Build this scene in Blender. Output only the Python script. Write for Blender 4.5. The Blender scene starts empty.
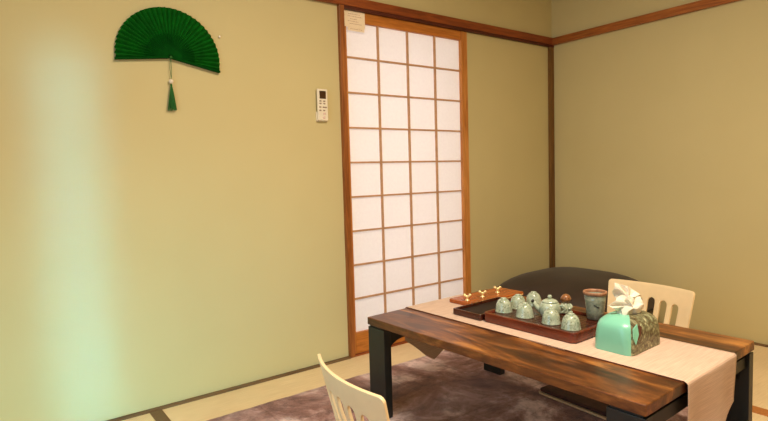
import bpy, bmesh, math, random
from mathutils import Vector, Matrix
PI = math.pi
random.seed(7)
COL = bpy.context.scene.collection

# ------------------------------------------------------------ materials
def lin(c):
    return tuple(((v/255)/12.92 if v/255 <= .04045 else ((v/255+.055)/1.055)**2.4) for v in c)+(1,)

class MatB:
    def __init__(s, name):
        s.m = bpy.data.materials.new(name); s.m.use_nodes = True
        s.nt = s.m.node_tree; s.N = s.nt.nodes; s.L = s.nt.links
        s.b = s.N['Principled BSDF']; s.out = s.N['Material Output']
        s.tc = s.N.new('ShaderNodeTexCoord')
    def n(s, t, **k):
        x = s.N.new(t)
        for a, v in k.items():
            if hasattr(x, a): setattr(x, a, v)
            else: x.inputs[a].default_value = v
        return x
    def mapping(s, scale=(1,1,1), rot=(0,0,0), coord='Object'):
        mp = s.N.new('ShaderNodeMapping'); mp.inputs['Scale'].default_value = scale
        mp.inputs['Rotation'].default_value = rot
        s.L.new(s.tc.outputs[coord], mp.inputs['Vector']); return mp.outputs['Vector']
    def noise(s, vec, scale, detail=4, rough=.55, dist=0):
        x = s.N.new('ShaderNodeTexNoise'); x.inputs['Scale'].default_value = scale
        x.inputs['Detail'].default_value = detail; x.inputs['Roughness'].default_value = rough
        x.inputs['Distortion'].default_value = dist
        s.L.new(vec, x.inputs['Vector']); return x.outputs['Fac']
    def ramp(s, fac, stops, interp='LINEAR'):
        r = s.N.new('ShaderNodeValToRGB'); r.color_ramp.interpolation = interp
        e = r.color_ramp.elements
        while len(e) < len(stops): e.new(.5)
        for el, (p, c) in zip(e, stops):
            el.position = p; el.color = c if len(c) == 4 else lin(c)
        s.L.new(fac, r.inputs['Fac']); return r.outputs['Color']
    def bump(s, h, strength=.3, dist=.002):
        b = s.N.new('ShaderNodeBump'); b.inputs['Strength'].default_value = strength
        b.inputs['Distance'].default_value = dist
        s.L.new(h, b.inputs['Height']); s.L.new(b.outputs['Normal'], s.b.inputs['Normal'])
    def mix(s, fac, a, b, mode='MIX'):
        x = s.N.new('ShaderNodeMix'); x.data_type = 'RGBA'; x.blend_type = mode
        for i, v in ((0, fac), (6, a), (7, b)):
            if isinstance(v, (int, float)): x.inputs[i].default_value = v
            elif isinstance(v, tuple): x.inputs[i].default_value = v if len(v) == 4 else lin(v)
            else: s.L.new(v, x.inputs[i])
        return x.outputs[2]
    def color(s, c):
        if isinstance(c, tuple): s.b.inputs['Base Color'].default_value = lin(c) if len(c) == 3 else c
        else: s.L.new(c, s.b.inputs['Base Color'])
    def set(s, **k):
        for a, v in k.items(): s.b.inputs[a.replace('_', ' ')].default_value = v
        return s

def simple(name, c, rough=.5, var=.06, scale=30, **k):
    m = MatB(name)
    f = m.noise(m.mapping(), scale)
    lo = tuple(int(v*(1-var)) for v in c); hi = tuple(min(255, int(v*(1+var))) for v in c)
    m.color(m.ramp(f, [(.3, lo), (.7, hi)])); m.set(Roughness=rough, **k)
    return m.m

def wood(name, dark, mid, light, axis='x', scale=1.0, rough=.4, spec=.5, bump=.15):
    m = MatB(name)
    st = {'x': (1.2, 14, 14), 'y': (14, 1.2, 14), 'z': (14, 14, 1.2)}[axis]
    v = m.mapping(tuple(a*scale for a in st))
    f = m.noise(v, 2.2, 6, .6, .8)
    g = m.noise(v, 9, 3, .5)
    c1 = m.ramp(f, [(.28, dark), (.5, mid), (.72, light)])
    c2 = m.ramp(g, [(.3, (185,185,185)), (.7, (255,255,255))])
    m.color(m.mix(.55, c1, c2, 'MULTIPLY')); m.set(Roughness=rough, Specular_IOR_Level=spec)
    m.bump(g, bump, .001)
    return m.m

M = {}
def mk_wall():
    m = MatB('green_plaster')
    v = m.mapping()
    f = m.noise(v, 1.3, 3); g = m.noise(v, 160, 3)
    m.color(m.ramp(f, [(.3, (204,190,142)), (.7, (210,196,148))])); m.set(Roughness=.9, Specular_IOR_Level=.15)
    m.bump(g, .25, .001); return m.m
M['wall'] = mk_wall()
M['ceiling'] = simple('ceiling_board', (205,190,155), .8)
M['trim'] = wood('reddish_trim_wood', (112,50,18), (148,72,28), (176,95,42), 'x', rough=.45)
M['trim_y'] = wood('reddish_trim_wood_side', (136,72,26), (172,98,40), (196,120,56), 'y', rough=.45)
M['trim_z'] = wood('reddish_post_wood', (120,62,22), (158,90,38), (182,112,54), 'z', rough=.45)
M['dark_trim'] = wood('dark_groove_wood', (60,18,8), (84,28,14), (100,40,20), 'x', rough=.5)
M['post'] = wood('corner_post_wood', (92,60,22), (120,82,34), (140,98,44), 'z', rough=.5)
M['shoji_wood'] = wood('honey_wood', (186,112,48), (212,138,66), (226,158,88), 'z', rough=.45)
M['shoji_wood_x'] = wood('honey_wood_rail', (176,96,32), (204,124,48), (220,142,66), 'x', rough=.45)
M['muntin'] = simple('muntin_wood', (196,150,110), .55)
def mk_paper():
    m = MatB('shoji_paper')
    f = m.noise(m.mapping((1,1,1)), 60, 5)
    c = m.ramp(f, [(.3, (246,242,242)), (.7, (250,247,246))])
    m.color(c); m.set(Roughness=.9, Specular_IOR_Level=.1)
    t = m.N.new('ShaderNodeBsdfTranslucent'); m.L.new(c, t.inputs['Color'])
    mx = m.N.new('ShaderNodeMixShader'); mx.inputs[0].default_value = .5
    m.L.new(m.b.outputs[0], mx.inputs[1]); m.L.new(t.outputs[0], mx.inputs[2]); m.L.new(mx.outputs[0], m.out.inputs[0])
    return m.m
M['paper'] = mk_paper()
def mk_tatami():
    m = MatB('tatami_straw')
    v = m.mapping((1,1,1))
    w = m.N.new('ShaderNodeTexWave'); w.bands_direction = 'X'; w.inputs['Scale'].default_value = 60
    w.inputs['Distortion'].default_value = .6; m.L.new(v, w.inputs['Vector'])
    f = m.noise(m.mapping((3,90,1)), 3, 3)
    f2 = m.noise(v, 2.2, 3)
    c = m.ramp(f, [(.3, (226,200,156)), (.7, (244,220,180))])
    c = m.mix(.25, c, w.outputs['Color'], 'SOFT_LIGHT')
    c = m.mix(.3, c, m.ramp(f2, [(.3, (200,200,190)), (.7, (255,255,255))]), 'MULTIPLY')
    m.color(c); m.set(Roughness=.7, Specular_IOR_Level=.3); m.bump(w.outputs['Fac'], .25, .001)
    return m.m
M['tatami'] = mk_tatami()
M['heri'] = simple('tatami_border_cloth', (112,88,58), .8, .12, 200)
M['heri2'] = simple('tatami_border_cloth_tan', (176,112,52), .8, .08, 200)
M['sill'] = wood('floor_edge_wood', (92,66,40), (116,86,54), (134,102,66), 'x', rough=.6)
def mk_rug():
    m = MatB('plush_rug')
    v = m.mapping((1,1,1))
    f = m.noise(v, 3.2, 6, .66, .6); g = m.noise(v, 22, 5, .65, .4); h = m.noise(v, 260, 3)
    c = m.ramp(f, [(.36, (92,54,46)), (.46, (136,94,84)), (.53, (178,140,134)), (.60, (230,204,202))])  # palest stops paint the pile's sheen patches into the colour
    c2 = m.ramp(g, [(.35, (160,150,148)), (.55, (255,255,255))])
    c = m.mix(.7, c, c2, 'MULTIPLY')
    # quilted squares: soft seam lines every 0.3 m
    br = m.N.new('ShaderNodeTexBrick'); br.offset = 0; br.inputs['Scale'].default_value = 1
    br.inputs['Brick Width'].default_value = .3; br.inputs['Row Height'].default_value = .3
    br.inputs['Mortar Size'].default_value = .006; br.inputs['Mortar Smooth'].default_value = 1
    br.inputs['Color1'].default_value = (1,1,1,1); br.inputs['Color2'].default_value = (.93,.93,.93,1)
    br.inputs['Mortar'].default_value = (.5,.47,.45,1); m.L.new(v, br.inputs['Vector'])
    c = m.mix(.6, c, br.outputs['Color'], 'MULTIPLY')
    m.color(c); m.set(Roughness=.85, Specular_IOR_Level=.2, Sheen_Weight=.6, Sheen_Roughness=.45)
    m.b.inputs['Sheen Tint'].default_value = lin((215,190,190))
    m.bump(m.mix(.5, g, h), .6, .006); return m.m
M['rug'] = mk_rug()
def mk_table():
    m = MatB('walnut_table_top')
    v = m.mapping((8, 1.5, 8))
    f = m.noise(v, 1.6, 7, .62, 1.0); g = m.noise(v, 8, 4, .6, .5)
    k = m.noise(m.mapping((2.2, 1.1, 2)), 2.4, 3, .5, .5)
    c = m.ramp(f, [(.32, (60,28,12)), (.45, (104,58,26)), (.54, (146,88,40)), (.65, (206,140,70))])
    c = m.mix(.6, c, m.ramp(g, [(.3, (140,125,115)), (.65, (255,255,255))]), 'MULTIPLY')
    c = m.mix(.55, c, m.ramp(k, [(.35, (150,130,120)), (.65, (255,255,255))]), 'MULTIPLY')
    m.color(c); m.set(Roughness=.33, Specular_IOR_Level=.5); m.bump(g, .12, .001)
    return m.m
M['table'] = mk_table()
M['black'] = simple('black_steel', (20,22,24), .45, .1)
M['black_face'] = simple('black_painted_leg', (26,30,32), .4, .1)
def mk_runner():
    m = MatB('woven_runner')
    v = m.mapping((1,1,1), coord='UV')
    w = m.N.new('ShaderNodeTexWave'); w.bands_direction = 'Y'; w.inputs['Scale'].default_value = 60
    w.inputs['Distortion'].default_value = 1.2; m.L.new(v, w.inputs['Vector'])
    f = m.noise(m.mapping((4, 60, 1), coord='UV'), 3, 4)
    c = m.ramp(f, [(.3, (206,174,154)), (.7, (228,198,178))])
    c = m.mix(.12, c, w.outputs['Color'], 'MULTIPLY')
    m.color(c); m.set(Roughness=.75, Specular_IOR_Level=.25, Sheen_Weight=.2); m.bump(w.outputs['Fac'], .25, .0008)
    return m.m
M['runner'] = mk_runner()
M['runner_hem'] = simple('runner_hem', (96,56,36), .7, .08, 60)
M['plywood'] = simple('pale_plywood', (243,217,173), .42, .018, 14)
M['ply_edge'] = wood('plywood_edge', (196,160,118), (214,180,140), (226,196,156), 'y', rough=.5, bump=.05)
M['seat_pad'] = simple('dark_red_seat_pad', (66,34,28), .8, .15, 60)
M['cushion'] = simple('dark_brown_cushion', (50,36,26), .62, .12, 6, Sheen_Weight=.1)
M['piping'] = simple('cushion_piping', (28,20,15), .6, .1)
M['tray'] = wood('red_brown_tray', (78,28,14), (108,44,25), (132,62,38), 'y', rough=.22, spec=.6, bump=.04)
M['tray_in'] = wood('tray_inner_wood', (52,20,11), (72,29,16), (88,40,22), 'y', rough=.25, spec=.6, bump=.04)
M['lacquer'] = simple('dark_lacquer', (30,17,12), .5, .1, 20, Specular_IOR_Level=.25)
M['board'] = wood('amber_board', (140,62,18), (172,84,28), (194,104,40), 'x', rough=.25, spec=.6, bump=.04)
M['brass'] = simple('polished_brass', (246,220,160), .3, .03, 20, Metallic=.5)
def mk_celadon(name='celadon_glaze', patt=.6, base=((140,156,136),(190,200,180)), dark=(96,104,84)):
    m = MatB(name)
    v = m.mapping((1,1,1))
    f = m.noise(v, 55, 4, .6, .8)
    c = m.ramp(f, [(.3, base[0]), (.65, base[1])])
    g = m.noise(v, 62, 3, .5, 1.5)
    k = m.ramp(g, [(.52, (0,0,0)), (.62, (255,255,255))])
    kk = m.N.new('ShaderNodeMath'); kk.operation = 'MULTIPLY'; kk.inputs[1].default_value = patt
    m.L.new(k, kk.inputs[0])
    m.color(m.mix(kk.outputs[0], c, dark)); m.set(Roughness=.18, Coat_Weight=.4)
    return m.m
M['celadon'] = mk_celadon()
M['celadon_pot'] = mk_celadon('celadon_plain', .15)
M['grey_glaze'] = mk_celadon('grey_green_glaze', .12, ((112,120,106),(150,156,140)), (60,60,50))
M['hole'] = simple('dark_hole', (24,18,14), .6)
M['mark'] = simple('dark_brush_mark', (48,44,38), .5)
M['clay'] = wood('brown_clay', (158,106,76), (178,126,94), (194,142,110), 'z', rough=.5, bump=.02)
M['clay_head'] = simple('brown_glazed_head', (150,98,58), .3, .1, 20, Coat_Weight=.4)
M['teal'] = simple('turquoise_leather', (126,198,174), .3, .02, 10, Coat_Weight=.2)
def mk_leaf():
    m = MatB('leaf_print')
    v = m.mapping((1,1,1))
    vo = m.N.new('ShaderNodeTexVoronoi'); vo.inputs['Scale'].default_value = 62; m.L.new(v, vo.inputs['Vector'])
    f = m.noise(v, 40, 5, .65, 1.5)
    c = m.ramp(f, [(.34, (84,66,46)), (.43, (128,120,88)), (.51, (158,156,120)), (.57, (176,188,154)), (.66, (222,214,176))], 'EASE')
    d = m.ramp(vo.outputs['Distance'], [(.1, (255,255,255)), (.55, (120,110,95))])
    c = m.mix(.7, c, d, 'MULTIPLY')
    m.color(c); m.set(Roughness=.4); return m.m
M['leaf'] = mk_leaf()
M['tissue'] = simple('white_tissue', (238,226,208), .9, .02, 20, Subsurface_Weight=.15)
M['slit'] = simple('brown_slit', (96,52,36), .7)
M['white_plastic'] = simple('white_plastic', (236,226,206), .4, .02)
M['screen'] = simple('dark_screen', (66,42,22), .3, .1)
M['button'] = simple('grey_button', (150,128,112), .5)
M['button_pale'] = simple('pale_pink_button', (226,198,190), .5)
M['card'] = simple('cream_card', (252,232,204), .8, .01)
M['ink'] = simple('faint_ink', (190,152,122), .8)
M['fan'] = simple('green_fan_cloth', (8,98,18), .75, .12, 40, Specular_IOR_Level=.15)
M['fan_dark'] = simple('dark_green_sticks', (5,66,14), .85, .12, 40, Specular_IOR_Level=.05)
M['tassel'] = simple('green_tassel', (30,96,28), .7, .2, 200)
M['bead'] = simple('white_bead', (240,226,206), .25, .02)

# ------------------------------------------------------------ mesh helpers
def link(name, me, mat, parent=None, smooth=False, autosharp=None):
    o = bpy.data.objects.new(name, me); COL.objects.link(o)
    for m_ in (mat if isinstance(mat, (list, tuple)) else [mat]): me.materials.append(m_)
    if parent: o.parent = parent
    if smooth:
        for p in me.polygons: p.use_smooth = True
    return o
def fin(name, bm, mat, parent=None, smooth=False, bevel=0, seg=2, loc=None, rotz=None):
    bmesh.ops.recalc_face_normals(bm, faces=bm.faces[:])
    me = bpy.data.meshes.new(name); bm.to_mesh(me); bm.free()
    o = link(name, me, mat, parent, smooth)
    if bevel:
        md = o.modifiers.new('bevel', 'BEVEL'); md.width = bevel; md.segments = seg; md.limit_method = 'ANGLE'
        md.harden_normals = False
    if loc: o.location = loc
    if rotz is not None: o.rotation_euler.z = rotz
    return o
def add_box(bm, x0, x1, y0, y1, z0, z1, mi=0):
    vs = [bm.verts.new((x, y, z)) for z in (z0, z1) for y in (y0, y1) for x in (x0, x1)]
    for f in ((0,2,3,1), (4,5,7,6), (0,1,5,4), (2,6,7,3), (0,4,6,2), (1,3,7,5)):
        bm.faces.new([vs[i] for i in f]).material_index = mi
def box(name, x0, x1, y0, y1, z0, z1, mat, parent=None, bevel=.0, **k):
    bm = bmesh.new(); add_box(bm, x0, x1, y0, y1, z0, z1)
    return fin(name, bm, mat, parent, bevel=bevel, **k)
def add_lathe(bm, prof, n=28, c=(0,0,0), cap0=True, cap1=True, axis=None, rfun=None):
    R = axis.to_track_quat('Z', 'Y').to_matrix() if axis is not None else Matrix.Identity(3)
    rings = []
    for r, z in prof:
        ring = []
        for i in range(n):
            a = 2*PI*i/n; rr = r*(rfun(a, z) if rfun else 1)
            ring.append(bm.verts.new(Vector(c)+R@Vector((rr*math.cos(a), rr*math.sin(a), z))))
        rings.append(ring)
    for a, b in zip(rings, rings[1:]):
        for i in range(n): bm.faces.new((a[i], a[(i+1) % n], b[(i+1) % n], b[i]))
    if cap0: bm.faces.new(rings[0][::-1])
    if cap1: bm.faces.new(rings[-1])
def lathe(name, prof, mat, parent=None, n=28, c=(0,0,0), loc=None, **k):
    bm = bmesh.new(); add_lathe(bm, prof, n, c, **k)
    return fin(name, bm, mat, parent, smooth=True, loc=loc)
def add_tube(bm, pts, rad, n=10):
    pts = [Vector(p) for p in pts]; rings = []
    up = None
    for i, p in enumerate(pts):
        t = (pts[min(i+1, len(pts)-1)]-pts[max(i-1, 0)]).normalized()
        if up is None: up = Vector((0,0,1)) if abs(t.z) < .9 else Vector((1,0,0))
        s_ = t.cross(up).normalized(); u = s_.cross(t).normalized(); up = u
        r = rad[i] if isinstance(rad, (list, tuple)) else rad
        rings.append([bm.verts.new(p+s_*r*math.cos(2*PI*k/n)+u*r*math.sin(2*PI*k/n)) for k in range(n)])
    for a, b in zip(rings, rings[1:]):
        for i in range(n): bm.faces.new((a[i], a[(i+1) % n], b[(i+1) % n], b[i]))
    bm.faces.new(rings[0][::-1]); bm.faces.new(rings[-1])
def add_ball(bm, c, r, sx=1, sy=1, sz=1, seg=20):
    g = bmesh.ops.create_uvsphere(bm, u_segments=seg, v_segments=seg//2+2, radius=1)
    for v in g['verts']: v.co = Vector(c)+Vector((v.co.x*r*sx, v.co.y*r*sy, v.co.z*r*sz))
def add_prism(bm, poly, z0, z1):
    a = [bm.verts.new((x, y, z0)) for x, y in poly]; b = [bm.verts.new((x, y, z1)) for x, y in poly]
    n = len(poly)
    bm.faces.new(a[::-1]); bm.faces.new(b)
    for i in range(n): bm.faces.new((a[i], a[(i+1) % n], b[(i+1) % n], b[i]))

def struct(o): o['kind'] = 'structure'; return o
def tag(o, label, cat, group=None):
    o['label'] = label; o['category'] = cat
    if group: o['group'] = group
    return o
def thing(name, label, cat, loc=(0,0,0), rotz=0, group=None):
    o = bpy.data.objects.new(name, None); o.empty_display_size = .05; COL.objects.link(o)
    o.location = loc; o.rotation_euler = (0, 0, rotz); return tag(o, label, cat, group)
def dup(root, loc, rotz=None, label=None):
    r = root.copy(); COL.objects.link(r); r.location = loc
    if rotz is not None: r.rotation_euler = (0, 0, rotz)
    if label: r['label'] = label
    for ch in list(root.children):
        c = ch.copy(); COL.objects.link(c); c.parent = r
        for g in ch.children:
            d = g.copy(); COL.objects.link(d); d.parent = c
    return r

# ------------------------------------------------------------ room shell
XL, YF, H = -4.0, -3.5, 2.36
XO0, XO1 = -1.735, -0.842        # sliding door opening
KZ = 1.808                        # underside of the lintel
struct(box('floor', XL-.1, .1, YF-.1, .1, -.06, 0, M['tatami']))
struct(box('ceiling', XL-.1, .1, YF-.1, .1, H, H+.06, M['ceiling']))
bm = bmesh.new()
add_box(bm, XL-.1, XO0, 0, .08, 0, H)
add_box(bm, XO0, XO1, 0, .08, KZ+.03, H)
add_box(bm, XO1, 0, 0, .08, 0, H)
struct(fin('wall_back', bm, M['wall']))
struct(box('wall_right', 0, .08, YF-.1, .08, 0, H, M['wall']))
# left wall with a tall window opening, wall behind the viewer
bm = bmesh.new()
WY0, WY1, WZ0, WZ1 = -2.15, -.85, .35, 1.95
add_box(bm, XL-.08, XL, YF, WY0, 0, H); add_box(bm, XL-.08, XL, WY1, 0, 0, H)
add_box(bm, XL-.08, XL, WY0, WY1, 0, WZ0); add_box(bm, XL-.08, XL, WY0, WY1, WZ1, H)
struct(fin('wall_left', bm, M['wall']))
struct(box('wall_front', XL-.08, .08, YF-.08, YF, 0, H, M['wall']))
# rails and posts
bm = bmesh.new()
add_box(bm, XL, 0, -.026, -.001, KZ+.016, 1.8705)
struct(fin('trim_1', bm, M['trim'], bevel=.002))
struct(box('trim_2', XO0-.003, -.0005, -.021, .0, KZ, KZ+.016, M['dark_trim'], bevel=.001))
struct(box('trim_3', -.026, -.001, YF, -.001, 1.821, 1.869, M['trim_y'], bevel=.002))
struct(box('trim_4', XO0-.031, XO0-.001, -.022, .06, 0, KZ+.0155, M['trim_z'], bevel=.002))
struct(box('trim_5', -.046, -.0005, -.02, -.0005, .0, KZ, M['post'], bevel=.002))
struct(box('trim_6', XO0+.001, XO1-.001, .001, .079, KZ+.001, KZ+.029, M['dark_trim']))
struct(box('trim_7', XO0+.001, XO1-.001, -.02, .078, .0, .006, M['trim'], bevel=.001))
# floor edge strips, tatami borders
struct(box('baseboard_back', XL, XO0-.032, -.026, -.0005, .0, .008, M['sill'], bevel=.001))
struct(box('baseboard_right', -.022, -.0005, YF, -.021, .0, .008, M['sill'], bevel=.001))
k = 8
for x0, x1, y0, y1, m_ in ((-2.768, -2.72, YF, -.0265, 'heri'), (-.925, -.862, YF, -.0265, 'heri2'),
                           (-2.72, -.926, -.95, -.9, 'heri'), (XL, -2.769, -1.84, -1.79, 'heri')):
    struct(box('trim_%d' % k, x0, x1, y0, y1, .0, .0025, M[m_])); k += 1

# sliding paper door
PL, PR, PB, PT = -1.713, -.893, .12, 1.7545
root = bpy.data.objects.new('door_1', None); COL.objects.link(root); struct(root); root.location = (PL, 0, 0)
def L(x): return x-PL
box('paper', L(PL)-.004, L(PR)+.004, .016, .018, PB-.004, PT+.004, M['paper'], root)
box('stile', L(XO0+.002), L(PL), .0, .03, .008, KZ, M['shoji_wood'], root, bevel=.0015)
box('stile', L(PR), L(XO1-.002), -.006, .03, .008, KZ, M['shoji_wood'], root, bevel=.0015)
box('top_rail', L(PL)+.0005, L(PR)-.0005, .0, .028, PT, KZ, M['shoji_wood_x'], root)
box('bottom_board', L(PL)+.0005, L(PR)-.0005, .0, .028, .008, PB, M['shoji_wood_x'], root)
bm = bmesh.new()
for i in range(1, 4):
    x = L(PL+(PR-PL)*i/4); add_box(bm, x-.0045, x+.0045, .003, .0155, PB, PT)
for i in range(1, 9):
    z = PB+(PT-PB)*i/9; add_box(bm, L(PL), L(PR), .005, .0157, z-.0045, z+.0045)
fin('lattice', bm, M['muntin'], root)
# corridor behind the paper door: plain lit wall so the paper glows
struct(box('wall_corridor', -2.4, -.2, 1.0, 1.05, 0, H, M['ceiling']))

# notice card fixed on the door
card = thing('notice_card', 'small cream notice card stuck at top left of the paper sliding door', 'card', (-1.659, -.0005, 1.713))
box('card_sheet', -.066, .062, -.0022, -.0002, .012, .094, M['card'], card)
box('lower_sheet', -.045, .058, -.0012, -.0003, -.006, .0118, M['card'], card)
bm = bmesh.new()
for z, a, b in ((.079, -.04, .03), (.067, -.045, .045), (.054, -.03, .012), (.042, -.045, .02), (.03, -.035, .04), (.004, -.03, .045)):
    x = a
    if z < .01: fin('faded_writing', bm, M['ink'], card); bm = bmesh.new()
    while x < b:
        w = random.uniform(.004, .012); add_box(bm, x, min(b, x+w), -.0028 if z > .01 else -.0018, -.0021 if z > .01 else -.0011, z-.0012, z+.0012); x += w+.003
fin('faded_writing', bm, M['ink'], card)

# air-conditioner remote in its wall holder
rem = thing('remote_control', 'white air conditioner remote control hanging on green wall beside the paper door', 'remote', (-1.881, .0012, 1.237))
box('holder', -.031, .031, -.012, 0, -.003, .045, M['white_plastic'], rem, bevel=.003)
box('body', -.029, .029, -.024, -.0125, .0, .156, M['white_plastic'], rem, bevel=.004, seg=3)
box('display', -.018, .018, -.0256, -.0238, .108, .146, M['screen'], rem, bevel=.001)
for z, xs in ((.096, (-.014, .008)), (.084, (-.014, .008)), (.066, (-.016, .004, .016)), (.050, (-.016, .006))):
    for x in xs:
        box('button', x-.006, x+.005, -.0262, -.0238, z-.003, z+.003, M['button'], rem, bevel=.001)
box('button', .0, .014, -.0262, -.0238, .030, .040, M['button_pale'], rem, bevel=.001)
lathe('button', [(.007, 0), (.007, .0022), (.005, .003)], M['button_pale'], rem, n=18, c=(.003, -.0238, .016), axis=Vector((0, -1, 0)))

# fan on the wall
fan = thing('folding_fan', 'open green pleated folding fan hung on the wall with a tassel below', 'fan', (-2.603, -.001, 1.474))
A0, A1, NP, RO = math.radians(-11), math.radians(186), 33, .212
bm = bmesh.new(); prev = None
rs = [.012, .06, .11, .16, RO-.006, RO]
for i in range(2*NP+1):
    a = A0+(A1-A0)*i/(2*NP); up = i % 2
    amp = [.001, .003, .005, .007, .0085, .0085]
    cur = []
    for r, am in zip(rs, amp):
        rr = r-(.0035 if (up and r == RO) else 0)
        y = -.011-(am if up else -am)
        cur.append((bm.verts.new((rr*math.cos(a), y, rr*math.sin(a)*.97)), bm.verts.new((rr*math.cos(a), y+.0012, rr*math.sin(a)*.97))))
    if prev:
        for s_ in (0, 1):
            for p, q, u, v in zip(prev, prev[1:], cur, cur[1:]):
                bm.faces.new((p[s_], q[s_], v[s_], u[s_]))
        bm.faces.new((prev[-1][0], prev[-1][1], cur[-1][1], cur[-1][0]))
    prev = cur
fin('pleated_leaf', bm, M['fan'], fan)
for i in range(0, NP):
    a = A0+(A1-A0)*(i+.5)/NP
    bm = bmesh.new(); d = Vector((math.cos(a), 0, math.sin(a)*.97)); n_ = Vector((-d.z, 0, d.x))
    ps = [d*.0-n_*.0022, d*.0+n_*.0022, d*.1+n_*.0018, d*.1-n_*.0018]
    y0 = -.0195-.0002*(i % 3)
    a_ = [bm.verts.new((p.x, y0, p.z)) for p in ps]; b_ = [bm.verts.new((p.x, y0-.001, p.z)) for p in ps]
    bm.faces.new(a_); bm.faces.new(b_[::-1])
    for j in range(4): bm.faces.new((a_[j], a_[(j+1) % 4], b_[(j+1) % 4], b_[j]))
    fin('stick', bm, M['fan_dark'], fan)
for a in (A0-.012, A1+.012):
    bm = bmesh.new(); d = Vector((math.cos(a), 0, math.sin(a)*.97)); n_ = Vector((-d.z, 0, d.x)).normalized()
    ps = [d*-.006-n_*.003, d*-.006+n_*.003, d*.213+n_*.0042, d*.213-n_*.0042]
    a_ = [bm.verts.new((p.x, -.0025, p.z)) for p in ps]; b_ = [bm.verts.new((p.x, -.02, p.z)) for p in ps]
    bm.faces.new(a_); bm.faces.new(b_[::-1])
    for j in range(4): bm.faces.new((a_[j], a_[(j+1) % 4], b_[(j+1) % 4], b_[j]))
    fin('guard_stick', bm, M['fan_dark'], fan)
lathe('rivet', [(.0055, 0), (.0055, .003), (.003, .0045)], M['tassel'], fan, n=14, c=(0, -.021, 0), axis=Vector((0, -1, 0)))
bm = bmesh.new()
add_tube(bm, [(.001, -.014, -.002), (.003, -.012, -.04), (0, -.011, -.085)], .0011, 6)
add_tube(bm, [(-.001, -.014, -.002), (-.004, -.012, -.05), (0, -.011, -.088)], .0009, 6)
fin('cord', bm, M['tassel'], fan)
bm = bmesh.new(); add_ball(bm, (-.002, -.013, -.099), .0095, seg=16); fin('bead', bm, M['bead'], fan, smooth=True)
bm = bmesh.new(); add_ball(bm, (-.002, -.012, -.1135), .0045, seg=12)
for i in range(46):
    a = random.uniform(0, 2*PI); r = random.uniform(.2, 1)*.019
    x, y = r*math.cos(a), r*math.sin(a)*.5
    add_tube(bm, [(-.002+x*.1, -.013+y*.1, -.115), (-.002+x*.45, -.013+y*.45, -.15), (-.003+x, -.013+y, -.21-random.uniform(0, .012))], [.0014, .0014, .0012], 5)
fin('tassel', bm, M['tassel'], fan)
pin = thing('push_pin', 'tiny white push pin in the wall right of the green fan', 'pin', (-2.385, 0, 1.588))
lathe('pin_head', [(.002, 0), (.0022, .004), (.0048, .006), (.0048, .008), (.003, .009)], M['bead'], pin, n=14, axis=Vector((0, -1, 0)))

# ------------------------------------------------------------ rug
bm = bmesh.new()
RX0, RX1, RY0, RY1 = -3.35, -1.06, -2.55, -.262
nx, ny = 90, 90
g = [[None]*(ny+1) for _ in range(nx+1)]
for i in range(nx+1):
    for j in range(ny+1):
        x = RX0+(RX1-RX0)*i/nx; y = RY0+(RY1-RY0)*j/ny
        e = min(i, nx-i, j, ny-j)
        z = .016 if e else .004
        if e: z += .0015*math.sin(x*37+y*11)*math.sin(y*41-x*7)
        if e == 0: x += .003*math.sin(y*60); y += .003*math.sin(x*60)
        g[i][j] = bm.verts.new((x, y, z))
for i in range(nx):
    for j in range(ny): bm.faces.new((g[i][j], g[i+1][j], g[i+1][j+1], g[i][j+1]))
rug = fin('plush_rug', bm, M['rug'], smooth=True)
md = rug.modifiers.new('s', 'SOLIDIFY'); md.thickness = .012; md.offset = -1 if rug.data.polygons[0].normal.z > 0 else 1
rug.modifiers.clear()
tag(rug, 'brown mauve plush rug with shiny patches lying under the low table', 'rug')
# close the rug underside
bm = bmesh.new(); bm.from_mesh(rug.data)
be = [e for e in bm.edges if e.is_boundary]
r = bmesh.ops.extrude_edge_only(bm, edges=be)
for v in [v for v in r['geom'] if isinstance(v, bmesh.types.BMVert)]: v.co.z = .003
be = [e for e in bm.edges if e.is_boundary]
bmesh.ops.contextual_create(bm, geom=be)
bmesh.ops.recalc_face_normals(bm, faces=bm.faces[:])
bm.to_mesh(rug.data); bm.free()
RUGZ = .0175

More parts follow.
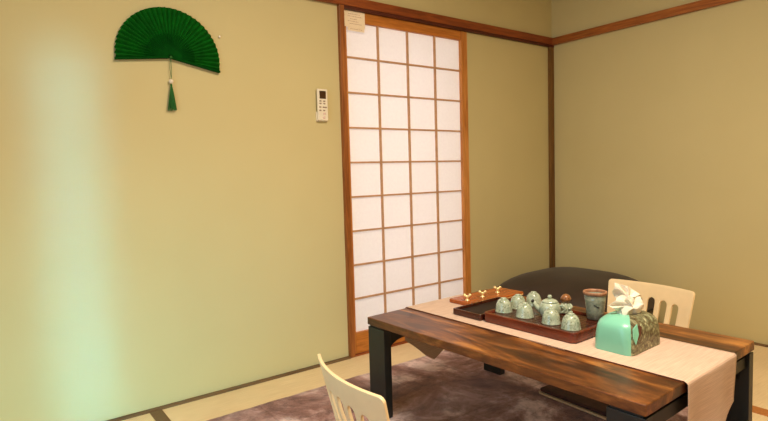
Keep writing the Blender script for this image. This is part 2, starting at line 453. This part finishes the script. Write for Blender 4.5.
# ------------------------------------------------------------ low table  (local: +y toward the door wall)
TC = Vector((-1.705, -1.181, 0)); TA = math.radians(1.7)
TL, TW, TZ = 1.105, .715, .402
KS = .931                        # size factor of the things on the table
def tw(lx, ly, z=0):
    return (TC.x+lx*math.cos(TA)-ly*math.sin(TA), TC.y+lx*math.sin(TA)+ly*math.cos(TA), z)
def tl(wx, wy):
    dx, dy = wx-TC.x, wy-TC.y
    return (dx*math.cos(TA)+dy*math.sin(TA), -dx*math.sin(TA)+dy*math.cos(TA))
table = thing('low_table', 'low walnut brown rectangular table with black legs standing on the rug', 'table', (TC.x, TC.y, 0), TA)
hx, hy = TW/2, TL/2
box('tabletop', -hx, hx, -hy, hy, TZ-.030, TZ, M['table'], table, bevel=.003)
for sy in (-1, 1):
    a, b = sorted((sy*(hy-.002), sy*(hy-.102)))
    for sx in (-1, 1):
        c, d = sorted((sx*(hx-.002), sx*(hx-.036)))
        box('leg', c, d, a, b, RUGZ, TZ-.0365, M['black_face'], table, bevel=.0015)
        # curved corner gusset between leg and crossbar
        bm = bmesh.new(); x0 = sx*(hx-.0365); pts = [(x0, TZ-.046), (x0-sx*.085, TZ-.046)]
        pts += [(x0-sx*(.085-.085*math.sin(t)), TZ-.083-.045*(1-math.cos(t))) for t in [PI/2*k_/8 for k_ in range(9)]]
        ya, yb = sy*(hy-.03), sy*(hy-.09)
        A_ = [bm.verts.new((x, ya, z)) for x, z in pts]; B_ = [bm.verts.new((x, yb, z)) for x, z in pts]
        bm.faces.new(A_); bm.faces.new(B_[::-1])
        for j in range(len(pts)): bm.faces.new((A_[j], A_[(j+1) % len(pts)], B_[(j+1) % len(pts)], B_[j]))
        fin('corner_brace', bm, M['black'], table)
    for sx in (-1, 1):
        c, d = sorted((sx*(hx-.006), sx*(hx-.032))); box('leg_spacer', c, d, a+.008, b-.008, TZ-.0363, TZ-.0302, M['black'], table)
    box('crossbar', -hx+.037, hx-.037, a+.01, b-.01, TZ-.083, TZ-.0465, M['black'], table, bevel=.001)
    box('spacer', -hx+.04, hx-.04, a+.02, b-.02, TZ-.0462, TZ-.0302, M['black'], table)

# ------------------------------------------------------------ runner, draped over both ends
def make_runner():
    rw = .166; cx = .014; t0 = TZ+.0016
    # centre-line profile in (y, z): from the tip under the left end to the tip below the right end
    def prof(s, side):           # s = distance past the table end
        r = .008
        if s < r*PI/2:
            a = s/r; return (hy+r*math.sin(a), t0-r*(1-math.cos(a)))
        q = s-r*PI/2
        return (hy+r+.004*math.sin(q*14)*(1 if side > 0 else -1)*min(1, q*8), t0-r-q)
    ND, NW = 36, 28
    bm = bmesh.new(); uvl = bm.loops.layers.uv.new('UVMap'); uv = {}
    rows = []
    hangs = {1: (.15, .27), -1: (.15, .28)}    # side length, tip length
    us = [-1+2*i/NW for i in range(NW+1)]
    def row(f, sgn):             # f 0..1 of the hanging part
        out = []
        for u in us:
            lo, hi = hangs[sgn]; Ls = hi-(hi-lo)*abs(u)**1.15
            s = f*Ls; y, z = prof(s, sgn)
            taper = 1-.0*f
            x = cx+u*rw*taper+ (.004*math.sin(u*6)*f)
            y += .006*math.sin(u*5+1)*f
            v = bm.verts.new((x, sgn*y, z)); uv[v] = (u*rw, sgn*(hy+s)); out.append(v)
        return out
    for k_ in range(ND, 0, -1): rows.append(row((k_/ND)**1.3, 1))
    for k_ in range(0, 25):
        y = hy-2*hy*k_/24
        out = []
        for u in us:
            v = bm.verts.new((cx+u*rw+.002*math.sin(y*5+u), y, t0)); uv[v] = (u*rw, y); out.append(v)
        rows.append(out)
    for k_ in range(1, ND+1): rows.append(row((k_/ND)**1.3, -1))
    for a, b in zip(rows, rows[1:]):
        for i in range(NW):
            f = bm.faces.new((a[i], a[i+1], b[i+1], b[i]))
            for l in f.loops: l[uvl].uv = uv[l.vert]
            f.smooth = True
            if i == 0 or i == NW-1: f.material_index = 0
    bmesh.ops.recalc_face_normals(bm, faces=bm.faces[:])
    up = sum(f.normal.z for f in bm.faces)
    if up < 0: bmesh.ops.reverse_faces(bm, faces=bm.faces[:])
    me = bpy.data.meshes.new('table_runner'); bm.to_mesh(me); bm.free()
    o = link('table_runner', me, M['runner']); md = o.modifiers.new('s', 'SOLIDIFY'); md.thickness = .0012; md.offset = 1
    o.location = (TC.x, TC.y, 0); o.rotation_euler.z = TA
    tag(o, 'pale pink woven table runner with pointed ends hanging over both table ends', 'table runner')
    # darker stitched hem along the near edge
    bm = bmesh.new(); x = cx-rw
    add_box(bm, x-.0018, x+.0008, -hy, hy, TZ+.0006, TZ+.0034)
    fin('hem', bm, M['runner_hem'], o)
    return o
make_runner()
RZ = TZ+.0030

# ------------------------------------------------------------ legless chairs
def make_chair():
    t = thing('legless_chair', '', 'chair', group='pale plywood floor chairs')
    # local: sits facing +x, origin under the middle of the seat; width along y
    W = .40
    slots = [(-.12+.06*i) for i in range(5)]; sw = .018
    top = .402; zb = .0
    us = sorted(set([-W/2+W*i/10 for i in range(11)] + [s_*(W/2-.016*(1-math.cos(PI/2*q/5))) for s_ in (-1, 1) for q in range(6)] + [s_*(W/2-.016) for s_ in (-1, 1)] + [s+sw*math.sin(PI/2*q/5) for s in slots for q in range(-5, 6)]))
    out = []
    for u in us:
        if not out or u-out[-1] > 1e-4: out.append(u)
    us = out
    def slot_at(m):
        for s in slots:
            if abs(m-s) < sw: return s
        return None
    def st(u):
        best = None
        for s in slots:
            if abs(u-s) <= sw+1e-6: return .322-.010*abs(s/.12)+ sw*math.sqrt(max(0, 1-((u-s)/sw)**2)), .10-sw*math.sqrt(max(0, 1-((u-s)/sw)**2))
        return .322, .10
    def topz(u):
        e = W/2-abs(u); r = .016
        return top if e > r else top-r+math.sqrt(max(0, r*r-(r-e)**2))
    def P(u, z):
        # curved in plan (middle pushed back), reclining, swept into the seat at the bottom
        k = z/top
        back = -.300-.080*k**1.1
        bow = .038*(1-(u/(W/2))**2)*min(1, .25+k)
        wid = 1-.16*(1-k)
        zz = z*.985+.017
        if z < .08: back += (.08-z)**2*9
        return (back-bow, u*wid, zz)
    bm = bmesh.new(); cols = []
    for u in us:
        s_t, s_b = st(u); levels = []
        for a, b, n in ((zb, s_b, 6), (s_b, s_t, 8), (s_t, topz(u), 5)):
            levels += [a+(b-a)*q/n for q in range(n)]
        levels.append(topz(u))
        cols.append([bm.verts.new(P(u, z)) for z in levels])
    for i in range(len(us)-1):
        m = (us[i]+us[i+1])/2; hole = slot_at(m) is not None
        for j in range(19):
            if hole and 6 <= j < 14: continue
            bm.faces.new((cols[i][j], cols[i+1][j], cols[i+1][j+1], cols[i][j+1]))
    for v in [v for v in bm.verts if not v.link_faces]: bm.verts.remove(v)
    o = fin('backrest', bm, M['plywood'], t, smooth=True)
    md = o.modifiers.new('s', 'SOLIDIFY'); md.thickness = .0095; md.offset = 0
    md = o.modifiers.new('b', 'BEVEL'); md.width = .002; md.segments = 2; md.limit_method = 'ANGLE'; md.angle_limit = 1.0
    bm = bmesh.new(); n = 8; poly = []
    for sx, sy, x0, y0 in ((1, 1, .185, .17), (-1, 1, -.262, .155), (-1, -1, -.262, -.155), (1, -1, .185, -.17)):
        r = .014; cxx, cyy = x0-sx*r, y0-sy*r
        base = {(1, 1): 0, (-1, 1): PI/2, (-1, -1): PI, (1, -1): 1.5*PI}[(sx, sy)]
        for q in range(7):
            a = base+PI/2*q/6; poly.append((cxx+r*math.cos(a), cyy+r*math.sin(a)))
    add_prism(bm, poly, 0, .010); fin('seat', bm, M['ply_edge'], t, bevel=.003)
    poly2 = [(x*.975, y*.975) for x, y in poly]
    bm = bmesh.new(); add_prism(bm, poly2, .0103, .026); fin('seat_pad', bm, M['seat_pad'], t, bevel=.008, seg=3)
    return t
ch = make_chair()
ch.location = (-2.131, -1.206, RUGZ); ch.rotation_euler.z = math.radians(-7)
ch['label'] = 'pale plywood floor chair cut off by bottom edge, its slatted back toward us'
ch2 = dup(ch, (-1.258, -1.137, RUGZ), math.radians(178), 'pale plywood floor chair on the far side of the table, behind the tissue box')

# ------------------------------------------------------------ big dark floor cushion in the corner
cu = thing('floor_cushion', 'large dark brown puffy floor cushion lying in the room corner', 'cushion', (-.465, -.475, 0), 0)
def sgn(v): return -1 if v < 0 else 1
ax, ay, hz = .415, .42, .185
bm = bmesh.new(); NU, NV = 64, 20; rings = []
def ppow(c, e): return sgn(c)*abs(c)**e
for j in range(NV+1):
    t = -PI/2+PI*j/NV
    ring = []
    for i in range(NU):
        a = 2*PI*i/NU
        rr = math.cos(t)**.75 if math.cos(t) > 0 else 0
        x, y = ax*rr*ppow(math.cos(a), .62), ay*rr*ppow(math.sin(a), .62)
        z = hz*math.sin(t)*(1-.25*(abs(x/ax)**4+abs(y/ay)**4)*.5)
        z += .006*math.sin(a*9)*rr**6*math.cos(t)
        ring.append(bm.verts.new((x, y, max(hz+z, .001)*.95)))
    rings.append(ring)
for a, b in zip(rings, rings[1:]):
    for i in range(NU): bm.faces.new((a[i], a[(i+1) % NU], b[(i+1) % NU], b[i]))
bmesh.ops.remove_doubles(bm, verts=bm.verts[:], dist=1e-5)
fin('cushion_body', bm, M['cushion'], cu, smooth=True)
bm = bmesh.new()
add_tube(bm, [(ax*1.004*ppow(math.cos(2*PI*i/96), .62), ay*1.004*ppow(math.sin(2*PI*i/96), .62), hz*.95) for i in range(97)], .005, 6)
fin('piping', bm, M['piping'], cu, smooth=True)

# ------------------------------------------------------------ tea things on the table
def on_table(o, z=None):
    # spread the pieces over the table top around its centre
    o.location = (TC.x+KS*(o.location.x+1.588), TC.y+KS*(o.location.y+1.092), RZ+KS*(o.location.z-RZ)); o.scale = (KS, KS, KS)
tray = thing('tea_tray', 'reddish brown wooden tea tray full of celadon cups in the middle of the table', 'tray', (-1.545, -1.095, RZ), TA)
X, Y, h = .142, .207, .038
def rring(X_, Y_, r, z, n=6):
    out = []
    for sx, sy, b in ((1, 1, 0), (-1, 1, PI/2), (-1, -1, PI), (1, -1, 1.5*PI)):
        for q in range(n+1):
            a = b+PI/2*q/n; out.append((sx*(X_-r)+r*math.cos(a), sy*(Y_-r)+r*math.sin(a), z))
    return out
def loft(bm, rings, close_top=True, close_bot=True):
    R_ = [[bm.verts.new(p) for p in rg] for rg in rings]; n = len(R_[0])
    for a, b in zip(R_, R_[1:]):
        for i in range(n): bm.faces.new((a[i], a[(i+1) % n], b[(i+1) % n], b[i]))
    if close_bot: bm.faces.new(R_[0][::-1])
    if close_top: bm.faces.new(R_[-1])
    return R_
bm = bmesh.new()
loft(bm, [rring(X-.004, Y-.004, .02, 0), rring(X, Y, .022, .005), rring(X, Y, .022, h-.003), rring(X-.002, Y-.002, .02, h), rring(X-.011, Y-.011, .012, h), rring(X-.013, Y-.013, .01, h-.010)])
fin('tray_body', bm, M['tray'], tray)
bm = bmesh.new()
for i in range(13):
    x = -X+.02+(2*X-.04)*i/12; add_box(bm, x-.0085, x+.0085, -Y+.018, Y-.018, h-.0098, h-.008)
fin('slatted_top', bm, M['tray_in'], tray)
CZ = RZ+h-.0078

bx = thing('drip_box', 'dark glossy open wooden box with reddish rim at left end of the tea tray', 'box', (-1.552, -.806, RZ), TA)
X2, Y2, h2 = .150, .078, .026
bm = bmesh.new()
loft(bm, [rring(X2-.003, Y2-.003, .008, 0), rring(X2, Y2, .01, .004), rring(X2, Y2, .01, h2-.002), rring(X2-.002, Y2-.002, .008, h2), rring(X2-.008, Y2-.008, .006, h2), rring(X2-.009, Y2-.009, .006, .014)])
fin('box_body', bm, M['tray_in'], bx)
bm = bmesh.new(); loft(bm, [rring(X2-.0095, Y2-.0095, .006, .0142), rring(X2-.0095, Y2-.0095, .006, .0165)]); fin('lacquer_plate', bm, M['lacquer'], bx)

bd = thing('wooden_board', 'thin amber wooden board behind the dark box, holding three brass knobs', 'board', (-1.388, -.640, RZ), math.radians(2))
bm = bmesh.new(); loft(bm, [rring(.175, .076, .008, 0), rring(.178, .079, .01, .003), rring(.178, .079, .01, .014), rring(.175, .076, .008, .017)]); fin('board_body', bm, M['board'], bd)
bm = bmesh.new(); add_box(bm, -.165, .165, -.0800, -.078, .004, .009); fin('brass_inlay', bm, M['brass'], bd)
kb0 = None
for i, (x, y, lab) in enumerate(((-1.535, -.655, 'forked brass knob standing on the amber board, nearest the paper door'),
                               (-1.435, -.655, 'forked brass knob in the middle of the three on the amber board'),
                               (-1.315, -.640, 'forked brass knob on the amber board, closest to the dark cushion'))):
    if kb0 is None:
        kb = thing('brass_knob', lab, 'knob', (x, y, RZ+.0172), -.9, group='brass knobs on the amber board')
        bm = bmesh.new(); add_lathe(bm, [(.011, 0), (.011, .003), (.0055, .005), (.0048, .013), (.008, .016)], 14)
        fin('stem', bm, M['brass'], kb, smooth=True)
        bm = bmesh.new(); add_tube(bm, [(-.015, 0, .030), (-.010, 0, .022), (0, 0, .018), (.010, 0, .022), (.015, 0, .030)], [.0065, .006, .0058, .006, .0065], 8)
        fin('forked_top', bm, M['brass'], kb, smooth=True); kb0 = kb
    else: dup(kb0, (x, y, RZ+.0172), -.9+.15*i, lab)

# cups turned upside down
def cup_prof(r, hh):
    pr = [(r*1.02, 0), (r*1.03, .002), (r*.99, .005)]
    for q in range(1, 9):
        t = PI/2*q/10; pr.append((r*.96*math.cos(t)**.72, .005+(hh-.005)*math.sin(t)))
    pr += [(r*.36, hh*.985), (r*.36, hh+.004), (r*.27, hh+.004), (r*.24, hh)]
    return pr
cups = [((-1.601, -.925), 'celadon teacup upside down at the front left corner of the tea tray'),
        ((-1.512, -.925), 'celadon teacup upside down in the back row, first from the left'),
        ((-1.425, -.937), 'celadon teacup upside down at the back, directly left of the teapot'),
        ((-1.603, -1.033), 'celadon teacup upside down in the front row, second from the left'),
        ((-1.604, -1.155), 'celadon teacup upside down in front of the teapot body'),
        ((-1.612, -1.245), 'celadon teacup upside down at the front right end of the tea tray')]
c0 = None
for i, ((x, y), lab) in enumerate(cups):
    if c0 is None:
        c0 = thing('teacup', lab, 'cup', (x, y, CZ), 0, group='upside-down celadon teacups on the tea tray')
        lathe('cup_body', cup_prof(.0345, .054)[:-4], M['celadon'], c0, n=32)
        lathe('foot_ring', [(.0115, .0505), (.0115, .0558), (.0088, .0558), (.0085, .0525)], M['celadon_pot'], c0, n=24)
    else: dup(c0, (x, y, CZ), i*1.1, lab)

# teapot
pot = thing('teapot', 'small celadon teapot with round lid knob standing in the tea tray', 'teapot', (-1.525, -1.092, CZ), 0)
lathe('pot_body', [(.026, 0), (.034, .003), (.040, .016), (.041, .032), (.038, .046), (.033, .054), (.028, .056)], M['celadon_pot'], pot, n=40)
lathe('lid', [(.031, .0565), (.031, .0585), (.024, .064), (.012, .068), (.004, .069)], M['celadon_pot'], pot, n=36)
bm = bmesh.new(); add_ball(bm, (0, 0, .076), .0085, seg=16); fin('lid_knob', bm, M['celadon'], pot, smooth=True)
sd = Vector((-.45, .89, 0)).normalized()
bm = bmesh.new(); add_tube(bm, [sd*.034+Vector((0, 0, .022)), sd*.048+Vector((0, 0, .030)), sd*.058+Vector((0, 0, .044)), sd*.064+Vector((0, 0, .054))], [.013, .0105, .009, .0095], 14)
fin('spout', bm, M['celadon_pot'], pot, smooth=True)
bm = bmesh.new(); add_ball(bm, sd*.0655+Vector((-.003, -.003, .0545)), .0072, seg=14); fin('spout_opening', bm, M['hole'], pot, smooth=True)
hd = Vector((.35, -.94, 0)).normalized()
bm = bmesh.new(); add_tube(bm, [hd*.037+Vector((0, 0, .044)), hd*.052+Vector((0, 0, .047)), hd*.059+Vector((0, 0, .035)), hd*.052+Vector((0, 0, .022)), hd*.038+Vector((0, 0, .016))], .0045, 10)
fin('handle', bm, M['celadon_pot'], pot, smooth=True)

# little figurine
fg = thing('figurine', 'little seated figurine with round brown head and pale green robe beside the teapot', 'figurine', (-1.440, -1.105, CZ), math.radians(-130))
bm = bmesh.new()
add_lathe(bm, [(.020, 0), (.023, .004), (.021, .016), (.016, .028), (.012, .038), (.007, .043)], 26)
fin('robe', bm, M['celadon_pot'], fg, smooth=True)
for s_ in (-1, 1):
    bm = bmesh.new(); add_tube(bm, [(.0, s_*.014, .036), (.009, s_*.019, .026), (.018, s_*.010, .020), (.021, s_*.002, .021)], [.006, .0065, .006, .005], 10)
    fin('sleeve', bm, M['celadon'], fg, smooth=True)
    bm = bmesh.new(); add_ball(bm, (.016, s_*.013, .007), .0085, 1.1, 1.1, .8, 14); fin('knee', bm, M['celadon'], fg, smooth=True)
bm = bmesh.new(); add_ball(bm, (0, 0, .058), .0185, 1, 1.05, .98, 24)
add_ball(bm, (.0, .0185, .056), .0045, .6, .7, 1, 10); add_ball(bm, (.0, -.0185, .056), .0045, .6, .7, 1, 10); add_ball(bm, (.018, 0, .056), .0028, 1, 1, 1, 8)
hd_ = fin('head', bm, M['clay_head'], fg, smooth=True)
bm = bmesh.new()
for s_ in (-1, 1): add_ball(bm, (.0168, s_*.0065, .061), .0017, seg=8)
add_tube(bm, [(.0170, -.004, .0505), (.0176, 0, .0498), (.0170, .004, .0505)], .0007, 6)
fin('face', bm, M['hole'], hd_)

# tall tumbler
tb = thing('tumbler', 'tall grey-green glazed tumbler with brown rim at the back of the tray', 'cup', (-1.433, -1.228, CZ), 0)
lathe('tumbler_body', [(.026, 0), (.030, .002), (.033, .03), (.037, .07), (.040, .094), (.0375, .094), (.034, .06), (.030, .012), (.01, .010)], M['grey_glaze'], tb, n=40)
lathe('rim', [(.0402, .094), (.043, .0965), (.0435, .1035), (.0425, .106), (.0385, .106), (.0375, .1005), (.0376, .0945)], M['clay'], tb, n=40, cap0=False, cap1=False)
bm = bmesh.new()
for a in (3.65, 3.80, 3.92, 4.05):
    add_ball(bm, (.0352*math.cos(a), .0352*math.sin(a), .055+.004*math.sin(a*9)), .0035, .9, .9, .7, 8)
fin('brush_mark', bm, M['mark'], tb)

# tissue box cover
tx = thing('tissue_box', 'turquoise soft tissue box cover with leaf-print side, white tissue sticking out', 'tissue box', (-1.553, -1.424, RZ), TA)
TXX, TYY, TH = .106, .067, .112
def tring(f):
    z = TH*f
    sh = 1.0-.03*f-.55*max(0, f-.80)**1.6*6*.35 - (.26*max(0, (f-.6)/.4)**3.2)
    bul = .035*math.sin(PI*min(1, f*1.1))
    X_ = TXX*(sh+bul); Y_ = TYY*(sh+bul*1.2)
    return rring(X_, Y_, min(X_, Y_)*(.36+.4*f), z-.0*f, 9)
fs = [0, .03, .1, .2, .3, .4, .5, .6, .7, .78, .85, .91, .96, .99, 1.0]
rg = [tring(f) for f in fs]
rg.append([(x*.6, y*.6, TH*1.015) for x, y, z in rg[-1]])
rg.append([(x*.3, y*.25, TH*1.012) for x, y, z in rg[-2]])
def is_leaf(c):
    return c.y < -TYY*.60 or (c.x > -TXX*.25 and c.z > TH*.9 and c.y < .03) or c.x > TXX*.85
bmA, bmB = bmesh.new(), bmesh.new()
n = len(rg[0])
for a, b in zip(rg, rg[1:]):
    for i in range(n):
        q = [Vector(a[i]), Vector(a[(i+1) % n]), Vector(b[(i+1) % n]), Vector(b[i])]
        t_ = bmB if (i >= 25 or i < 5) else bmA
        t_.faces.new([t_.verts.new(p) for p in q])
for t_, nm, mt in ((bmA, 'cover', 'teal'), (bmB, 'leaf_print_side', 'leaf')):
    bmesh.ops.remove_doubles(t_, verts=t_.verts[:], dist=1e-6)
    if nm == 'cover': t_.faces.new([t_.verts.new((x, y, .0)) for x, y, z in rg[0]])
    bmesh.ops.recalc_face_normals(t_, faces=t_.faces[:])
    me = bpy.data.meshes.new(nm); t_.to_mesh(me); t_.free()
    o = link(nm, me, M[mt], tx, True)
# folded corner flap with a brown slit beneath it
bm = bmesh.new()
fl = [(-.070, -.0650, .1005), (-.094, -.0640, .088), (-.101, -.0690, .060), (-.092, -.0735, .038), (-.074, -.0735, .070)]
A_ = [bm.verts.new(p) for p in fl]; bm.faces.new(A_)
r = bmesh.ops.extrude_face_region(bm, geom=bm.faces[:])
for v in [v for v in r['geom'] if isinstance(v, bmesh.types.BMVert)]: v.co += Vector((0, -.0025, 0))
fin('folded_flap', bm, M['teal'], tx, bevel=.001)
bm = bmesh.new()
fl = [(-.066, -.0690, .096), (-.0725, -.0730, .070), (-.088, -.0730, .042), (-.062, -.0730, .064), (-.050, -.0700, .088)]
A_ = [bm.verts.new(p) for p in fl]; bm.faces.new(A_)
r = bmesh.ops.extrude_face_region(bm, geom=bm.faces[:])
for v in [v for v in r['geom'] if isinstance(v, bmesh.types.BMVert)]: v.co += Vector((0, -.0025, .0005))
fin('slit', bm, M['slit'], tx)
# tissue: crumpled layered sheet rising out of the slot
bm = bmesh.new()
PX = .00337
def sheet(pts, off, seed):
    rnd = random.Random(seed); U = Vector((.80, -.60, 0)); D = Vector((-.6, -.8, 0))
    def W(u, h, d): return Vector((-.014, .0, .112))+U*u*PX+Vector((0, 0, 1))*h*PX+D*(off+d)
    n_ = len(pts); dense = []
    for i in range(n_):
        a_, b_ = pts[i], pts[(i+1) % n_]
        for q in range(3):
            t = q/3; dense.append((a_[0]+(b_[0]-a_[0])*t, a_[1]+(b_[1]-a_[1])*t))
    cu_, ch_ = sum(p[0] for p in pts)/n_, sum(p[1] for p in pts)/n_
    rings = []
    for f, amp in ((1, .006), (.72, .006), (.45, .005), (.2, .003)):
        rings.append([bm.verts.new(W(cu_+(u-cu_)*f, ch_+(h-ch_)*f, (1-f)*.012+amp*1.3*math.sin(k*1.05+seed+f*2)+rnd.uniform(-.0008, .0008))) for k, (u, h) in enumerate(dense)])
    m_ = len(dense); c_ = bm.verts.new(W(cu_, ch_, .016))
    for A, B in zip(rings, rings[1:]):
        for k in range(m_): bm.faces.new((A[k], A[(k+1) % m_], B[(k+1) % m_], B[k]))
    for k in range(m_): bm.faces.new((rings[-1][k], rings[-1][(k+1) % m_], c_))
sheet([(-8, 14), (-12, 22), (-10, 31), (-3, 28.5), (4, 27), (12, 21), (17, 17), (16, 6), (13, -3), (-8, -3)], -.010, 1)
sheet([(-18, 9), (-9, 17), (0, 20), (8, 15), (14, 17), (17, 6), (13, -3), (-8, -3), (-9, 3)], .006, 4)
sheet([(-6, 10), (-2, 18), (6, 12), (15, 11), (12, -3), (-6, -3)], .016, 9)
ts = fin('tissue', bm, M['tissue'], tx, smooth=False)
md = ts.modifiers.new('s', 'SOLIDIFY'); md.thickness = .0008

for o in list(COL.objects):
    if o.parent is None and o.name.split('.')[0] in ('tea_tray', 'drip_box', 'wooden_board', 'brass_knob', 'teacup', 'teapot', 'figurine', 'tumbler', 'tissue_box'):
        on_table(o)

# ------------------------------------------------------------ lights
def area(name, loc, target, sx, sy, power, col, spread=180):
    l = bpy.data.lights.new(name, 'AREA'); l.shape = 'RECTANGLE'; l.size = sx; l.size_y = sy
    l.energy = power; l.color = col; l.spread = math.radians(spread)
    o = bpy.data.objects.new(name, l); COL.objects.link(o); o.location = loc
    o.rotation_euler = (Vector(target)-Vector(loc)).to_track_quat('-Z', 'Y').to_euler(); return o
area('ceiling_lamp_light', (-2.2, -1.9, 2.28), (-2.2, -1.9, 0), .6, .6, 64, (1.0, .83, .62))
area('window_daylight', (-4.25, -1.5, 1.15), (-1.5, -1.5, .9), 1.3, 1.6, 16, (.5, .8, 1.0))
area('daylight_beam', (-3.32, -2.6, .58), (-2.99, 0, .52), .15, 1.9, 1.15, (.08, .42, .74), 8)
area('daylight_low', (-3.6, -2.0, .4), (-2.85, 0, .0), .3, .3, 4.2, (.12, .56, .68), 64)
area('paper_backlight', (-1.3, .55, 1.0), (-1.3, 0, .95), 1.1, 2.0, 17, (1.0, .90, .88))  # unseen area light added behind the paper door to make it glow
w = bpy.data.worlds.new('world'); w.use_nodes = True; bpy.context.scene.world = w
w.node_tree.nodes['Background'].inputs[0].default_value = (.75, .9, 1, 1)
w.node_tree.nodes['Background'].inputs[1].default_value = .4

# ------------------------------------------------------------ camera
cd = bpy.data.cameras.new('camera'); cam = bpy.data.objects.new('camera', cd); COL.objects.link(cam)
cd.sensor_width = 36; cd.lens = 542.490546989/768*36; cd.clip_start = .05
cam.location = (-3.27890196, -2.38190367, .96776046)
cam.rotation_euler = tuple(math.radians(a) for a in (86.05645321, 1.62187423, -36.79656037))
bpy.context.scene.camera = cam
bpy.context.scene.view_settings.view_transform = 'Standard'
bpy.context.scene.view_settings.look = 'None'
